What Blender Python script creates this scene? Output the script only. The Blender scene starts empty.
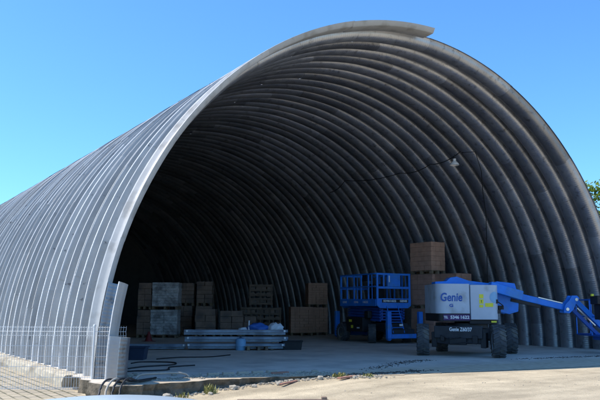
import bpy, bmesh, math, random
from mathutils import Vector, Matrix
random.seed(7)
PI = math.pi
S = bpy.context.scene
COL = S.collection
R_ = math.radians

# ------------------------------------------------------------------ materials
def mat(name, col, rough=.7, metal=0., var=.18, scale=4., bump=0., bscale=30., col2=None, col2amt=.5, col2scale=1.2, spec=.4):
    m = bpy.data.materials.new(name); m.use_nodes = True
    nt = m.node_tree; N = nt.nodes; L = nt.links
    b = N['Principled BSDF']
    b.inputs['Roughness'].default_value = rough; b.inputs['Metallic'].default_value = metal
    b.inputs['Specular IOR Level'].default_value = spec
    tc = N.new('ShaderNodeTexCoord')
    n1 = N.new('ShaderNodeTexNoise'); n1.inputs['Scale'].default_value = scale; n1.inputs['Detail'].default_value = 6; n1.inputs['Roughness'].default_value = .65
    L.new(tc.outputs['Object'], n1.inputs['Vector'])
    mr = N.new('ShaderNodeMapRange'); mr.inputs[1].default_value = .25; mr.inputs[2].default_value = .75
    mr.inputs[3].default_value = 1 - var; mr.inputs[4].default_value = 1 + var
    L.new(n1.outputs['Fac'], mr.inputs[0])
    src = None
    if col2:
        n2 = N.new('ShaderNodeTexNoise'); n2.inputs['Scale'].default_value = col2scale; n2.inputs['Detail'].default_value = 5
        L.new(tc.outputs['Object'], n2.inputs['Vector'])
        r2 = N.new('ShaderNodeMapRange'); r2.inputs[1].default_value = .62 - .3 * col2amt; r2.inputs[2].default_value = .78 - .3 * col2amt
        L.new(n2.outputs['Fac'], r2.inputs[0])
        mx = N.new('ShaderNodeMix'); mx.data_type = 'RGBA'
        mx.inputs[6].default_value = (*col, 1); mx.inputs[7].default_value = (*col2, 1)
        L.new(r2.outputs[0], mx.inputs[0]); src = mx.outputs[2]
    vm = N.new('ShaderNodeVectorMath'); vm.operation = 'SCALE'
    if src: L.new(src, vm.inputs[0])
    else: vm.inputs[0].default_value = col
    L.new(mr.outputs[0], vm.inputs['Scale'])
    L.new(vm.outputs[0], b.inputs['Base Color'])
    if bump:
        n3 = N.new('ShaderNodeTexNoise'); n3.inputs['Scale'].default_value = bscale; n3.inputs['Detail'].default_value = 4
        L.new(tc.outputs['Object'], n3.inputs['Vector'])
        bp = N.new('ShaderNodeBump'); bp.inputs['Strength'].default_value = bump; bp.inputs['Distance'].default_value = .02
        L.new(n3.outputs['Fac'], bp.inputs['Height']); L.new(bp.outputs[0], b.inputs['Normal'])
    return m

M = {}
M['blue'] = mat('blue_paint', (.016, .20, .70), .42, 0, .2, 3, .04, 25, (.05, .21, .50), .35, 2.4)
M['darkblue'] = mat('dark_blue_paint', (.012, .085, .36), .45, 0, .2, 3)
M['grey'] = mat('pale_grey_paint', (.50, .54, .60), .4, 0, .07, 2.5, .02, 6, (.36, .38, .40), .3, 2.2)
M['black'] = mat('black_plastic', (.018, .018, .02), .6, 0, .3, 6)
M['darksteel'] = mat('dark_painted_steel', (.03, .032, .038), .55, .2, .35, 5, .05)
M['rubber'] = mat('tyre_rubber', (.075, .076, .08), .85, 0, .3, 9, .15, 40, (.16, .145, .12), .4, 3.)
M['violet'] = mat('violet_decal', (.06, .02, .12), .5, 0, .1)
M['logo'] = mat('logo_blue', (.01, .09, .36), .4, 0, .05)
M['white'] = mat('white_lettering', (.78, .78, .78), .5, 0, .05)
M['yellow'] = mat('yellow_decal', (.80, .72, .05), .5, 0, .1, 20)
M['chrome'] = mat('bright_steel', (.6, .6, .62), .25, .9, .1)
M['steel'] = mat('galvanised_profile', (.34, .42, .54), .42, .3, .25, 3, .04, 20, (.20, .25, .34), .5, 2.)
M['wood'] = mat('weathered_wood', (.25, .18, .11), .85, 0, .35, 6, .2, 25, (.15, .11, .08), .5, 2.)
M['carton'] = mat('brown_carton', (.54, .30, .20), .85, 0, .25, 3, .1, 12, (.42, .23, .15), .5, 1.3)
M['carton2'] = mat('grey_brown_carton', (.46, .25, .175), .85, 0, .25, 3, .1, 12, (.34, .18, .125), .5, 1.3)
M['wrap'] = mat('stretch_wrapped_boards', (.52, .50, .49), .38, 0, .5, 9, .6, 9, (.24, .23, .23), .5, 2.)
M['darkload'] = mat('dark_wrapped_load', (.29, .19, .14), .6, 0, .4, 4, .3, 9, (.13, .095, .08), .5, 2.)
M['crate'] = mat('old_crate_wood', (.21, .15, .11), .85, 0, .4, 5, .2)
M['tub'] = mat('dark_blue_plastic', (.02, .035, .07), .5, 0, .2)
M['drum'] = mat('light_blue_plastic', (.22, .42, .62), .45, 0, .12)
M['tarp'] = mat('blue_tarpaulin', (.03, .12, .40), .5, 0, .2, 5, .3, 8)
M['sack'] = mat('white_sack', (.62, .66, .70), .7, 0, .12, 5, .3, 10)
M['red'] = mat('faded_red_plastic', (.22, .03, .03), .55, 0, .2)
M['brick'] = mat('broken_red_brick', (.34, .17, .12), .9, 0, .25, 14, .2, 40)
M['rubble'] = mat('broken_concrete', (.40, .36, .29), .95, 0, .25, 9, .4, 30, (.28, .25, .20), .4, 4.)
M['darkrubble'] = mat('dark_debris', (.09, .08, .07), .95, 0, .4, 9)
M['postpaint'] = mat('fence_white_paint', (.72, .73, .72), .5, 0, .1, 8)
M['hose_b'] = mat('black_hose', (.02, .02, .022), .5, 0, .2)
M['hose_w'] = mat('pale_hose', (.38, .34, .28), .6, 0, .2)
M['cable'] = mat('black_cable', (.02, .02, .02), .6, 0, .2)
M['lampwhite'] = mat('enamel_white', (.75, .75, .74), .35, 0, .06)
M['leaf'] = mat('leaf_green', (.17, .23, .03), .6, 0, .35, 1.3, 0, 10, (.09, .14, .02), .5, .9)
_n = M['leaf'].node_tree; _t = _n.nodes.new('ShaderNodeBsdfTranslucent'); _x = _n.nodes.new('ShaderNodeMixShader'); _x.inputs[0].default_value = .4
_t.inputs[0].default_value = (.22, .30, .03, 1)
_n.links.new(_n.nodes['Principled BSDF'].outputs[0], _x.inputs[1]); _n.links.new(_t.outputs[0], _x.inputs[2]); _n.links.new(_x.outputs[0], _n.nodes['Material Output'].inputs[0])
M['weed'] = mat('weed_green', (.24, .23, .07), .7, 0, .3, 6)
M['bark'] = mat('bark', (.12, .09, .06), .9, 0, .3, 6, .4)
M['carpaint'] = mat('pale_blue_car_paint', (.58, .68, .74), .22, .1, .03, 3)
M['glass'] = mat('dark_car_glass', (.02, .025, .03), .08, 0, .05)
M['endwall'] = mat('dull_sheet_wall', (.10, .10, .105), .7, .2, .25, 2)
M['plinth'] = mat('rough_old_concrete', (.46, .40, .30), .95, 0, .28, 3.5, .6, 14, (.30, .25, .18), .45, 1.6)

def nodes(m): return m.node_tree.nodes, m.node_tree.links

def shell_mat():
    m = bpy.data.materials.new('galvanised_arch_sheet'); m.use_nodes = True
    N, L = nodes(m); b = N['Principled BSDF']
    tc = N.new('ShaderNodeTexCoord')
    arc = N.new('ShaderNodeAttribute'); arc.attribute_name = 'arc'
    tone = N.new('ShaderNodeAttribute'); tone.attribute_name = 'tone'
    geo = N.new('ShaderNodeNewGeometry')
    def noise(scale, det=6, vec=None, rough=.6):
        n = N.new('ShaderNodeTexNoise'); n.inputs['Scale'].default_value = scale; n.inputs['Detail'].default_value = det; n.inputs['Roughness'].default_value = rough
        L.new(vec or tc.outputs['Object'], n.inputs['Vector']); return n.outputs['Fac']
    def rng(s, a, b_, c, d):
        r = N.new('ShaderNodeMapRange'); r.inputs[1].default_value = a; r.inputs[2].default_value = b_; r.inputs[3].default_value = c; r.inputs[4].default_value = d
        L.new(s, r.inputs[0]); return r.outputs[0]
    def mix(f, a, c):
        x = N.new('ShaderNodeMix'); x.data_type = 'RGBA'
        for s, i in ((f, 0), (a, 6), (c, 7)):
            if isinstance(s, tuple): x.inputs[i].default_value = (*s, 1)
            else: L.new(s, x.inputs[i])
        return x.outputs[2]
    def math_(op, a, c=None):
        x = N.new('ShaderNodeMath'); x.operation = op
        for i, s in enumerate((a, c)):
            if s is None: continue
            if isinstance(s, (int, float)): x.inputs[i].default_value = s
            else: L.new(s, x.inputs[i])
        return x.outputs[0]
    def mixf(f, a, c):
        x = N.new('ShaderNodeMix'); L.new(f, x.inputs[0]); L.new(a, x.inputs[2]); L.new(c, x.inputs[3]); return x.outputs[0]
    # outside: zinc gone dull, with pale bloom and dark flecks
    out = mix(rng(noise(1.1), .35, .7, 0, 1), (.36, .365, .36), (.47, .47, .455))
    sx = N.new('ShaderNodeSeparateXYZ'); L.new(tc.outputs['Object'], sx.inputs[0]); cv = N.new('ShaderNodeCombineXYZ')
    L.new(math_('MULTIPLY', arc.outputs['Fac'], .35), cv.inputs[0]); L.new(math_('MULTIPLY', sx.outputs['Y'], 7.), cv.inputs[1])
    out = mix(rng(noise(1., 5, cv.outputs[0]), .5, .75, 0, .6), out, (.20, .195, .185))      # run-off streaks
    out = mix(rng(noise(5., 5), .65, .71, 0, .8), out, (.10, .105, .115))
    # inside: grimy, brown dust and white lime runs
    inn = mix(rng(noise(.8), .3, .7, 0, 1), (.34, .35, .375), (.50, .505, .52))
    inn = mix(rng(noise(5., 8), .56, .72, 0, .65), inn, (.09, .085, .082))
    inn = mix(rng(noise(3.2, 8), .66, .74, 0, .6), inn, (.46, .47, .48))
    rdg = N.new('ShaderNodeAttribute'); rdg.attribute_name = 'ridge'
    out = mix(rdg.outputs['Fac'], out, (.70, .695, .68))      # crimped seams paler: sun catching the ridges, put into the colour
    colr = mix(geo.outputs['Backfacing'], out, inn)
    vm = N.new('ShaderNodeVectorMath'); vm.operation = 'SCALE'
    L.new(colr, vm.inputs[0]); L.new(mixf(geo.outputs['Backfacing'], rng(tone.outputs['Fac'], 0, 1, .86, 1.1), rng(tone.outputs['Fac'], 0, 1, .62, 1.2)), vm.inputs['Scale'])
    L.new(vm.outputs[0], b.inputs['Base Color'])
    ro = rng(noise(4.), .3, .7, .34, .52)
    L.new(mixf(geo.outputs['Backfacing'], math_('ADD', ro, .28), ro), b.inputs['Roughness'])
    L.new(math_('MULTIPLY', geo.outputs['Backfacing'], .82), b.inputs['Metallic'])
    # crimps across the pan every 9 cm along the arc
    s = math_('SINE', math_('MULTIPLY', arc.outputs['Fac'], 2 * PI / .075))
    bp = N.new('ShaderNodeBump'); bp.inputs['Strength'].default_value = .15; bp.inputs['Distance'].default_value = .008
    L.new(math_('ADD', s, math_('MULTIPLY', noise(6., 5), 2.2)), bp.inputs['Height'])
    L.new(bp.outputs[0], b.inputs['Normal'])
    return m
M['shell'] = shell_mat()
M['frontstrip'] = mat('plain_front_strip', (.46, .455, .44), .55, .2, .14, 1.5, .05, 20, (.33, .32, .30), .4, 3.)

_N, _L = nodes(M['frontstrip']); _b = _N['Principled BSDF']; _src = _b.inputs['Base Color'].links[0].from_socket
_a = _N.new('ShaderNodeAttribute'); _a.attribute_name = 'tone'; _r = _N.new('ShaderNodeMapRange'); _r.inputs[3].default_value = .8; _r.inputs[4].default_value = 1.12
_v = _N.new('ShaderNodeVectorMath'); _v.operation = 'SCALE'; _L.new(_a.outputs['Fac'], _r.inputs[0]); _L.new(_src, _v.inputs[0]); _L.new(_r.outputs[0], _v.inputs['Scale']); _L.new(_v.outputs[0], _b.inputs['Base Color'])
def floor_mat():
    """old concrete slab, sandy where dust has blown in over its front edge"""
    m = mat('stained_concrete_slab', (.60, .535, .45), .8, 0, .16, 2.2, .25, 30, (.47, .42, .355), .5, .7)
    N, L = nodes(m); b = N['Principled BSDF']
    src = b.inputs['Base Color'].links[0].from_socket
    tc = N.new('ShaderNodeTexCoord'); sx = N.new('ShaderNodeSeparateXYZ'); L.new(tc.outputs['Object'], sx.inputs[0])
    n = N.new('ShaderNodeTexNoise'); n.inputs['Scale'].default_value = 1.1; n.inputs['Detail'].default_value = 8; L.new(tc.outputs['Object'], n.inputs['Vector'])
    a = N.new('ShaderNodeMath'); a.operation = 'MULTIPLY_ADD'; L.new(n.outputs['Fac'], a.inputs[0]); a.inputs[1].default_value = 1.6; L.new(sx.outputs['Y'], a.inputs[2])
    r = N.new('ShaderNodeMapRange'); r.inputs[1].default_value = .45; r.inputs[2].default_value = -.75; r.inputs[3].default_value = 0; r.inputs[4].default_value = .95; L.new(a.outputs[0], r.inputs[0])
    x = N.new('ShaderNodeMix'); x.data_type = 'RGBA'; L.new(r.outputs[0], x.inputs[0]); L.new(src, x.inputs[6])
    n2 = N.new('ShaderNodeTexNoise'); n2.inputs['Scale'].default_value = 6; n2.inputs['Detail'].default_value = 8; L.new(tc.outputs['Object'], n2.inputs['Vector'])
    cr = N.new('ShaderNodeValToRGB'); cr.color_ramp.elements[0].color = (.36, .29, .20, 1); cr.color_ramp.elements[1].color = (.54, .45, .32, 1)
    cr.color_ramp.elements[0].position = .3; cr.color_ramp.elements[1].position = .65
    L.new(n2.outputs['Fac'], cr.inputs[0]); L.new(cr.outputs[0], x.inputs[7]); L.new(x.outputs[2], b.inputs['Base Color'])
    return m
M['slab'] = floor_mat()

def ground_mat():
    m = mat('sandy_hardstanding', (.50, .415, .285), .95, 0, .2, 2.6, .7, 38, (.40, .33, .225), .5, .55)
    N, L = nodes(m); b = N['Principled BSDF']
    src = b.inputs['Base Color'].links[0].from_socket
    tc = N.new('ShaderNodeTexCoord')
    n = N.new('ShaderNodeTexNoise'); n.inputs['Scale'].default_value = 16; n.inputs['Detail'].default_value = 6; L.new(tc.outputs['Object'], n.inputs['Vector'])
    r = N.new('ShaderNodeMapRange'); r.inputs[1].default_value = .58; r.inputs[2].default_value = .72; r.inputs[3].default_value = 0; r.inputs[4].default_value = .75; L.new(n.outputs['Fac'], r.inputs[0])
    x = N.new('ShaderNodeMix'); x.data_type = 'RGBA'; L.new(r.outputs[0], x.inputs[0]); L.new(src, x.inputs[6]); x.inputs[7].default_value = (.30, .24, .16, 1)
    mp = N.new('ShaderNodeMapping'); mp.inputs['Rotation'].default_value = (0, 0, R_(-25)); mp.inputs['Scale'].default_value = (.12, 1.5, 1); L.new(tc.outputs['Object'], mp.inputs[0])
    n4 = N.new('ShaderNodeTexNoise'); n4.inputs['Scale'].default_value = 1; n4.inputs['Detail'].default_value = 7; L.new(mp.outputs[0], n4.inputs['Vector'])   # faint wheel tracks
    r4 = N.new('ShaderNodeMapRange'); r4.inputs[1].default_value = .35; r4.inputs[2].default_value = .65; r4.inputs[3].default_value = .8; r4.inputs[4].default_value = 1.12; L.new(n4.outputs['Fac'], r4.inputs[0])
    v4 = N.new('ShaderNodeVectorMath'); v4.operation = 'SCALE'; L.new(x.outputs[2], v4.inputs[0]); L.new(r4.outputs[0], v4.inputs['Scale']); L.new(v4.outputs[0], b.inputs['Base Color'])
    return m
M['ground'] = ground_mat()

def paver_mat():
    m = bpy.data.materials.new('concrete_block_paving'); m.use_nodes = True
    N, L = nodes(m); b = N['Principled BSDF']; b.inputs['Roughness'].default_value = .95
    tc = N.new('ShaderNodeTexCoord'); mp = N.new('ShaderNodeMapping'); mp.inputs['Rotation'].default_value = (0, 0, R_(90)); L.new(tc.outputs['Object'], mp.inputs[0])
    br = N.new('ShaderNodeTexBrick'); L.new(mp.outputs[0], br.inputs[0])
    br.inputs['Scale'].default_value = 1; br.inputs['Brick Width'].default_value = .42; br.inputs['Row Height'].default_value = .21
    br.inputs['Mortar Size'].default_value = .022; br.inputs['Mortar Smooth'].default_value = .35
    br.inputs['Color1'].default_value = (.42, .35, .25, 1); br.inputs['Color2'].default_value = (.35, .295, .21, 1); br.inputs['Mortar'].default_value = (.11, .10, .055, 1)
    n = N.new('ShaderNodeTexNoise'); n.inputs['Scale'].default_value = 2.3; n.inputs['Detail'].default_value = 8; L.new(tc.outputs['Object'], n.inputs['Vector'])
    r = N.new('ShaderNodeMapRange'); r.inputs[1].default_value = .48; r.inputs[2].default_value = .68; r.inputs[4].default_value = .8; L.new(n.outputs['Fac'], r.inputs[0])
    x = N.new('ShaderNodeMix'); x.data_type = 'RGBA'; L.new(r.outputs[0], x.inputs[0]); L.new(br.outputs['Color'], x.inputs[6]); x.inputs[7].default_value = (.44, .365, .24, 1)
    L.new(x.outputs[2], b.inputs['Base Color'])
    n3 = N.new('ShaderNodeTexNoise'); n3.inputs['Scale'].default_value = 25; L.new(tc.outputs['Object'], n3.inputs['Vector'])
    ad = N.new('ShaderNodeMath'); ad.operation = 'MULTIPLY_ADD'; L.new(br.outputs['Fac'], ad.inputs[0]); ad.inputs[1].default_value = -1.; L.new(n3.outputs['Fac'], ad.inputs[2])
    bp = N.new('ShaderNodeBump'); bp.inputs['Strength'].default_value = .6; bp.inputs['Distance'].default_value = .02; L.new(ad.outputs[0], bp.inputs['Height']); L.new(bp.outputs[0], b.inputs['Normal'])
    return m
M['paver'] = paver_mat()
M['slabside'] = mat('broken_slab_face', (.17, .14, .10), .98, 0, .4, 7, .9, 22, (.08, .07, .05), .5, 5.)  # soil brown, with the shade on the front face put into the colour

# ------------------------------------------------------------------ mesh helpers
class MB:
    def __init__(s): s.v = []; s.f = []
    def add(s, vs, fs, mtx=None):
        o = len(s.v)
        for p in vs:
            p = Vector(p)
            s.v.append(tuple(mtx @ p if mtx else p))
        s.f += [tuple(i + o for i in f) for f in fs]; return s
    def box(s, c, d, rz=0, rot=None):
        x, y, z = d[0] / 2, d[1] / 2, d[2] / 2
        vs = [(-x, -y, -z), (x, -y, -z), (x, y, -z), (-x, y, -z), (-x, -y, z), (x, -y, z), (x, y, z), (-x, y, z)]
        fs = [(3, 2, 1, 0), (4, 5, 6, 7), (0, 1, 5, 4), (1, 2, 6, 5), (2, 3, 7, 6), (3, 0, 4, 7)]
        m = Matrix.Translation(c) @ (rot if rot else Matrix.Rotation(rz, 4, 'Z'))
        return s.add(vs, fs, m)
    def span(s, a, b): # axis aligned box from corner to corner
        return s.box([(a[i] + b[i]) / 2 for i in range(3)], [abs(b[i] - a[i]) for i in range(3)])
    def bar(s, p0, p1, w, h, up=(0, 0, 1)): # rectangular bar
        p0, p1 = Vector(p0), Vector(p1); d = p1 - p0; l = d.length; d.normalize()
        u = Vector(up)
        if abs(d.dot(u)) > .98: u = Vector((0, 1, 0))
        sd = d.cross(u).normalized(); u = sd.cross(d)
        rot = Matrix((d, sd, u)).transposed().to_4x4()
        return s.box((p0 + p1) / 2, (l, w, h), rot=rot)
    def tube(s, pts, r, n=8, cap=True):
        pts = [Vector(p) for p in pts]; o = len(s.v); ring = []
        for i, p in enumerate(pts):
            d = (pts[min(i + 1, len(pts) - 1)] - pts[max(i - 1, 0)]).normalized()
            u = Vector((0, 0, 1)) if abs(d.z) < .95 else Vector((0, 1, 0))
            a = d.cross(u).normalized(); b = a.cross(d)
            rr = r[i] if isinstance(r, (list, tuple)) else r
            for k in range(n):
                t = 2 * PI * k / n; s.v.append(tuple(p + a * math.cos(t) * rr + b * math.sin(t) * rr))
        for i in range(len(pts) - 1):
            for k in range(n):
                k2 = (k + 1) % n; s.f.append((o + i * n + k, o + i * n + k2, o + (i + 1) * n + k2, o + (i + 1) * n + k))
        if cap:
            s.f.append(tuple(o + k for k in range(n))[::-1]); e = o + (len(pts) - 1) * n; s.f.append(tuple(e + k for k in range(n)))
        return s
    def lathe(s, prof, n=24, mtx=None): # prof (r,z)
        vs = []; fs = []
        for r, z in prof:
            for k in range(n):
                t = 2 * PI * k / n; vs.append((r * math.cos(t), r * math.sin(t), z))
        for i in range(len(prof) - 1):
            for k in range(n):
                k2 = (k + 1) % n; fs.append((i * n + k, i * n + k2, (i + 1) * n + k2, (i + 1) * n + k))
        if prof[0][0] > 1e-4: fs.append(tuple(range(n))[::-1])
        if prof[-1][0] > 1e-4: fs.append(tuple((len(prof) - 1) * n + k for k in range(n)))
        return s.add(vs, fs, mtx)
    def prism(s, outline, y0, y1, mtx=None): # outline in (x,z), extruded along y
        n = len(outline); vs = [(x, y0, z) for x, z in outline] + [(x, y1, z) for x, z in outline]
        fs = [tuple(range(n)), tuple(range(n, 2 * n))[::-1]] + [(i, i + n, (i + 1) % n + n, (i + 1) % n) for i in range(n)]
        return s.add(vs, fs, mtx)
    def slabz(s, outline, z0, z1): # outline in (x,y), extruded along z
        n = len(outline); vs = [(x, y, z0) for x, y in outline] + [(x, y, z1) for x, y in outline]
        fs = [tuple(range(n))[::-1], tuple(range(n, 2 * n))] + [(i, (i + 1) % n, (i + 1) % n + n, i + n) for i in range(n)]
        return s.add(vs, fs)
    def build(s, name, m, parent=None, bevel=0, smooth=0, seg=2, fix=True, split=False):
        if split:                      # every loose piece becomes an object of its own
            par = list(range(len(s.v)))
            def find(i):
                while par[i] != i: par[i] = par[par[i]]; i = par[i]
                return i
            for f in s.f:
                for i in f[1:]: par[find(i)] = find(f[0])
            groups = {}
            for f in s.f: groups.setdefault(find(f[0]), []).append(f)
            last = None
            for fs in groups.values():
                ids = sorted({i for f in fs for i in f}); mp = {i: k for k, i in enumerate(ids)}
                q = MB(); q.v = [s.v[i] for i in ids]; q.f = [tuple(mp[i] for i in f) for f in fs]
                o = MB.build(q, name, m, parent, bevel, smooth, seg, fix); last = last or o
            return last
        me = bpy.data.meshes.new(name); me.from_pydata(s.v, [], s.f)
        if fix:
            bm = bmesh.new(); bm.from_mesh(me); bmesh.ops.recalc_face_normals(bm, faces=bm.faces); bm.to_mesh(me); bm.free()
        me.materials.append(m)
        if smooth or bevel:
            me.polygons.foreach_set('use_smooth', [True] * len(me.polygons)); me.set_sharp_from_angle(angle=R_(smooth or 35))
        me.update()
        o = bpy.data.objects.new(name, me); COL.objects.link(o); o.parent = parent
        if bevel:
            md = o.modifiers.new('bevel', 'BEVEL'); md.width = bevel; md.segments = seg; md.limit_method = 'ANGLE'; md.angle_limit = R_(40); md.harden_normals = True
        return o

def tag(o, label, cat, group=None, kind=None):
    if label: o['label'] = label
    if cat: o['category'] = cat
    if group: o['group'] = group
    if kind: o['kind'] = kind
    return o
def thing(name, label, cat, loc=(0, 0, 0), rz=0, group=None):
    o = bpy.data.objects.new(name, None); COL.objects.link(o); o.empty_display_size = .2
    o.location = loc; o.rotation_euler = (0, 0, rz); return tag(o, label, cat, group)
def structure(o): o['kind'] = 'structure'; return o
def at_z(o, loc, rz=0): o.location = loc; o.rotation_euler = (0, 0, rz); return o

def lettering(name, text, size, m, parent, loc, rot, bold=0., width=None, shear=0., depth=.002):
    cu = bpy.data.curves.new(name, 'FONT'); cu.body = text; cu.size = size; cu.align_x = 'CENTER'; cu.align_y = 'CENTER'; cu.extrude = depth; cu.offset = bold; cu.shear = shear; cu.resolution_u = 3
    tmp = bpy.data.objects.new('tmp_text', cu); COL.objects.link(tmp)
    dg = bpy.context.evaluated_depsgraph_get(); dg.update()
    me = bpy.data.meshes.new_from_object(tmp.evaluated_get(dg)); bpy.data.objects.remove(tmp)
    xs = [v.co.x for v in me.vertices]
    if width and xs:
        k = width / (max(xs) - min(xs)); me.transform(Matrix.Diagonal((k, 1, 1, 1)))
    me.materials.clear(); me.materials.append(m)
    o = bpy.data.objects.new(name, me); COL.objects.link(o); o.parent = parent; o.location = loc; o.rotation_euler = rot
    return o

# ------------------------------------------------------------------ setting: ground
def sm(t): t = max(0, min(1, t)); return t * t * (3 - 2 * t)
def gz(x, y): return -.008 - .25 * sm((-4.0 - x) / 4.9)
def axis(lo, hi, dense_lo, dense_hi, step):
    a = []; t = dense_lo
    while t < dense_hi: a.append(t); t += step
    pre = [dense_lo - d for d in (1, 3, 8, 20, 60, 180, 600)]; post = [dense_hi + d for d in (0, 1, 3, 8, 20, 60, 180, 600)]
    return sorted(pre) + a + post
gx = axis(0, 0, -18, 10, .5); gy = axis(0, 0, -18, 6, .5)
g = MB()
for y in gy:
    for x in gx: g.v.append((x, y, gz(x, y) + (random.uniform(-.006, .006) if (y < -3.4 and abs(x) < 18) else 0)))
nx = len(gx)
for j in range(len(gy) - 1):
    for i in range(nx - 1): g.f.append((j * nx + i, j * nx + i + 1, (j + 1) * nx + i + 1, (j + 1) * nx + i))
structure(g.build('ground', M['ground'], smooth=60))
pv = MB(); pv.add([(-60, -14, -.253), (-9.5, -2.1, -.253), (-9.53, 60, -.253), (-60, 60, -.253)], [(0, 1, 2, 3)])
structure(pv.build('paved_yard', M['paver']))

# concrete slab with a broken front edge
edge = [(-9.4, -1.62), (-8.2, -1.5), (-7.2, -1.3), (-5.9, -1.42), (-4.8, -1.7), (-4.2, -2.2), (-2, -2.5), (2, -2.9), (9, -3.3), (13, -3.5)]
ep = []
for (x0, y0), (x1, y1) in zip(edge, edge[1:]):
    n = max(2, int((x1 - x0) / .13))
    for k in range(n):
        t = k / n; j = .08 if x0 < -4 else .03
        ep.append((x0 + (x1 - x0) * t + (random.uniform(-.03, .03) if k else 0), y0 + (y1 - y0) * t + random.uniform(-j, j)))
ep.append((13, -3.5))
lp_ = [(-9.42 + (random.uniform(-.07, .07)), -1.0 + .15 * k) for k in range(14)] + [(-9.2, 1.12), (-9.2, 41)]; lp_[0] = (-9.4, -1.0)
bmf = bmesh.new()
def V(x, y, z): return bmf.verts.new((x, y, z))
def Fc(m, *v): f = bmf.faces.new(v); f.material_index = m; return f
up_ = [V(x, y, 0) for x, y in ep]; mid = [V(x, -1.0, 0) for x, y in ep]
lo_ = [V(x + random.uniform(-.04, .04), y + random.uniform(.0, .09), -.12) for x, y in ep]; lo2 = [V(x + random.uniform(-.04, .04), y + random.uniform(-.06, .06), -.32) for x, y in ep]
for k in range(len(ep) - 1):
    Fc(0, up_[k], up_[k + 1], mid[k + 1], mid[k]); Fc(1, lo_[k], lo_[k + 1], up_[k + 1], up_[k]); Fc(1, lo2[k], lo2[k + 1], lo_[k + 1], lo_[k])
lt = [V(x, y, 0) for x, y in lp_]; lm = [V(-9.0, y, 0) for x, y in lp_]; lb = [V(x + random.uniform(-.05, .05), y, -.32) for x, y in lp_]
for k in range(len(lp_) - 1):
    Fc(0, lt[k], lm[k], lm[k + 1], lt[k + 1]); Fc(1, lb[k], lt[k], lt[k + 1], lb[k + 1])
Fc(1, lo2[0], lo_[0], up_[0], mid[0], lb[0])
Fc(0, V(-9.0, -1.0, 0), V(13, -1.0, 0), V(13, 41, 0), V(-9.0, 41, 0))
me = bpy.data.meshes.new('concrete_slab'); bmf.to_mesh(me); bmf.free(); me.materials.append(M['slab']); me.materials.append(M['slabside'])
o = bpy.data.objects.new('concrete_slab', me); COL.objects.link(o); structure(o)

# ------------------------------------------------------------------ hangar
RO = 9.2; P = .66; NR = 62
PROF = [(-.024, .003), (.026, 0), (.036, -.012)] + [(.33 - .285 * math.cos(PI * k / 16), -.02 - .255 * math.sin(PI * k / 16) ** .68) for k in range(1, 16)] + [(.624, -.012), (.634, 0), (.684, -.003)]
FRONT = [(.03, .004), (0, 0), (.004, -.01), (.07, -.115), (.10, -.13), (.30, -.14), (.50, -.135), (.58, -.08), (.62, -.012), (.634, 0), (.70, .001)]
STUB = [(.03, .002), (0, 0), (.004, -.01), (.09, -.15), (.14, -.20)] + [q for q in PROF if q[0] > .2]
def arch_panels(ribs, name, parent, a0=0., a1=PI, cut=None, prof=PROF):
    vs = []; fs = []; arcs = []; tones = []; ridge = []
    for r in ribs:
        rb = random.Random(1000 + r)
        lo, hi = (a0, a1) if cut is None else cut(r)
        br = [lo]; a = lo + rb.uniform(.1, .36)
        while a < hi - .08: br.append(a); a += rb.uniform(.27, .40)
        br.append(hi); dyr = rb.uniform(-.012, .012)
        for s0, s1 in zip(br, br[1:]):
            dr = rb.uniform(-.009, .009); dy = dyr + rb.uniform(-.006, .006); tn = rb.random() if r >= 0 else -.7 + .4 * rb.random()
            tw = rb.uniform(-.006, .006); s1 = min(hi, s1 + .006)
            n = max(2, int((s1 - s0) / .03)); base = len(vs)
            for k in range(n + 1):
                th = s0 + (s1 - s0) * k / n; w = tw * (k / n - .5)
                for y, o in prof:
                    rad = RO + o + dr + w + (.012 if r == 0 else 0) + (.004 * math.sin(th * 23 + r) if o < -.1 else 0)
                    vs.append((-rad * math.cos(th), r * P + y + dy, rad * math.sin(th))); arcs.append(th * RO)
            m_ = len(prof)
            for k in range(n):
                for q in range(m_ - 1):
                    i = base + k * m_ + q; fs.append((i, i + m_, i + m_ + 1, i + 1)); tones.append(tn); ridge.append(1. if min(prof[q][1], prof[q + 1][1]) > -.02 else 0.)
    me = bpy.data.meshes.new(name); me.from_pydata(vs, [], fs)
    a = me.attributes.new('arc', 'FLOAT', 'POINT'); a.data.foreach_set('value', arcs)
    a = me.attributes.new('tone', 'FLOAT', 'FACE'); a.data.foreach_set('value', tones)
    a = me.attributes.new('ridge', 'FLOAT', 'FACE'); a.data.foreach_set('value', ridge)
    me.materials.append(M['shell']); me.polygons.foreach_set('use_smooth', [True] * len(fs)); me.set_sharp_from_angle(angle=R_(38)); me.update()
    # make the outward side the front side
    p = me.polygons[len(me.polygons) // 2]
    c = p.center; nrm = p.normal
    if nrm.x * c.x + nrm.z * c.z < 0: me.flip_normals()
    o = bpy.data.objects.new(name, me); COL.objects.link(o); o.parent = parent; return o
hang = thing('arched_hangar', 'huge open ended barrel vaulted hangar of ribbed galvanised steel sheet', 'hangar')
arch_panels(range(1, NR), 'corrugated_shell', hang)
_fp = arch_panels([0], 'front_panel', hang, cut=lambda r: (0., PI / 2 + .005), prof=FRONT); _fp.data.materials[0] = M['frontstrip']
tag(_fp, 'front strip covering only the left half of the arch', None)
tag(arch_panels([-1], 'cut_panel', hang, cut=lambda r: (0., .205), prof=STUB), 'sawn-off stub of the next rib, taller', None)
tag(arch_panels([-2], 'cut_panel', hang, cut=lambda r: (0., .092), prof=STUB), 'sawn-off stub of the outermost rib, shorter', None)
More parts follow.
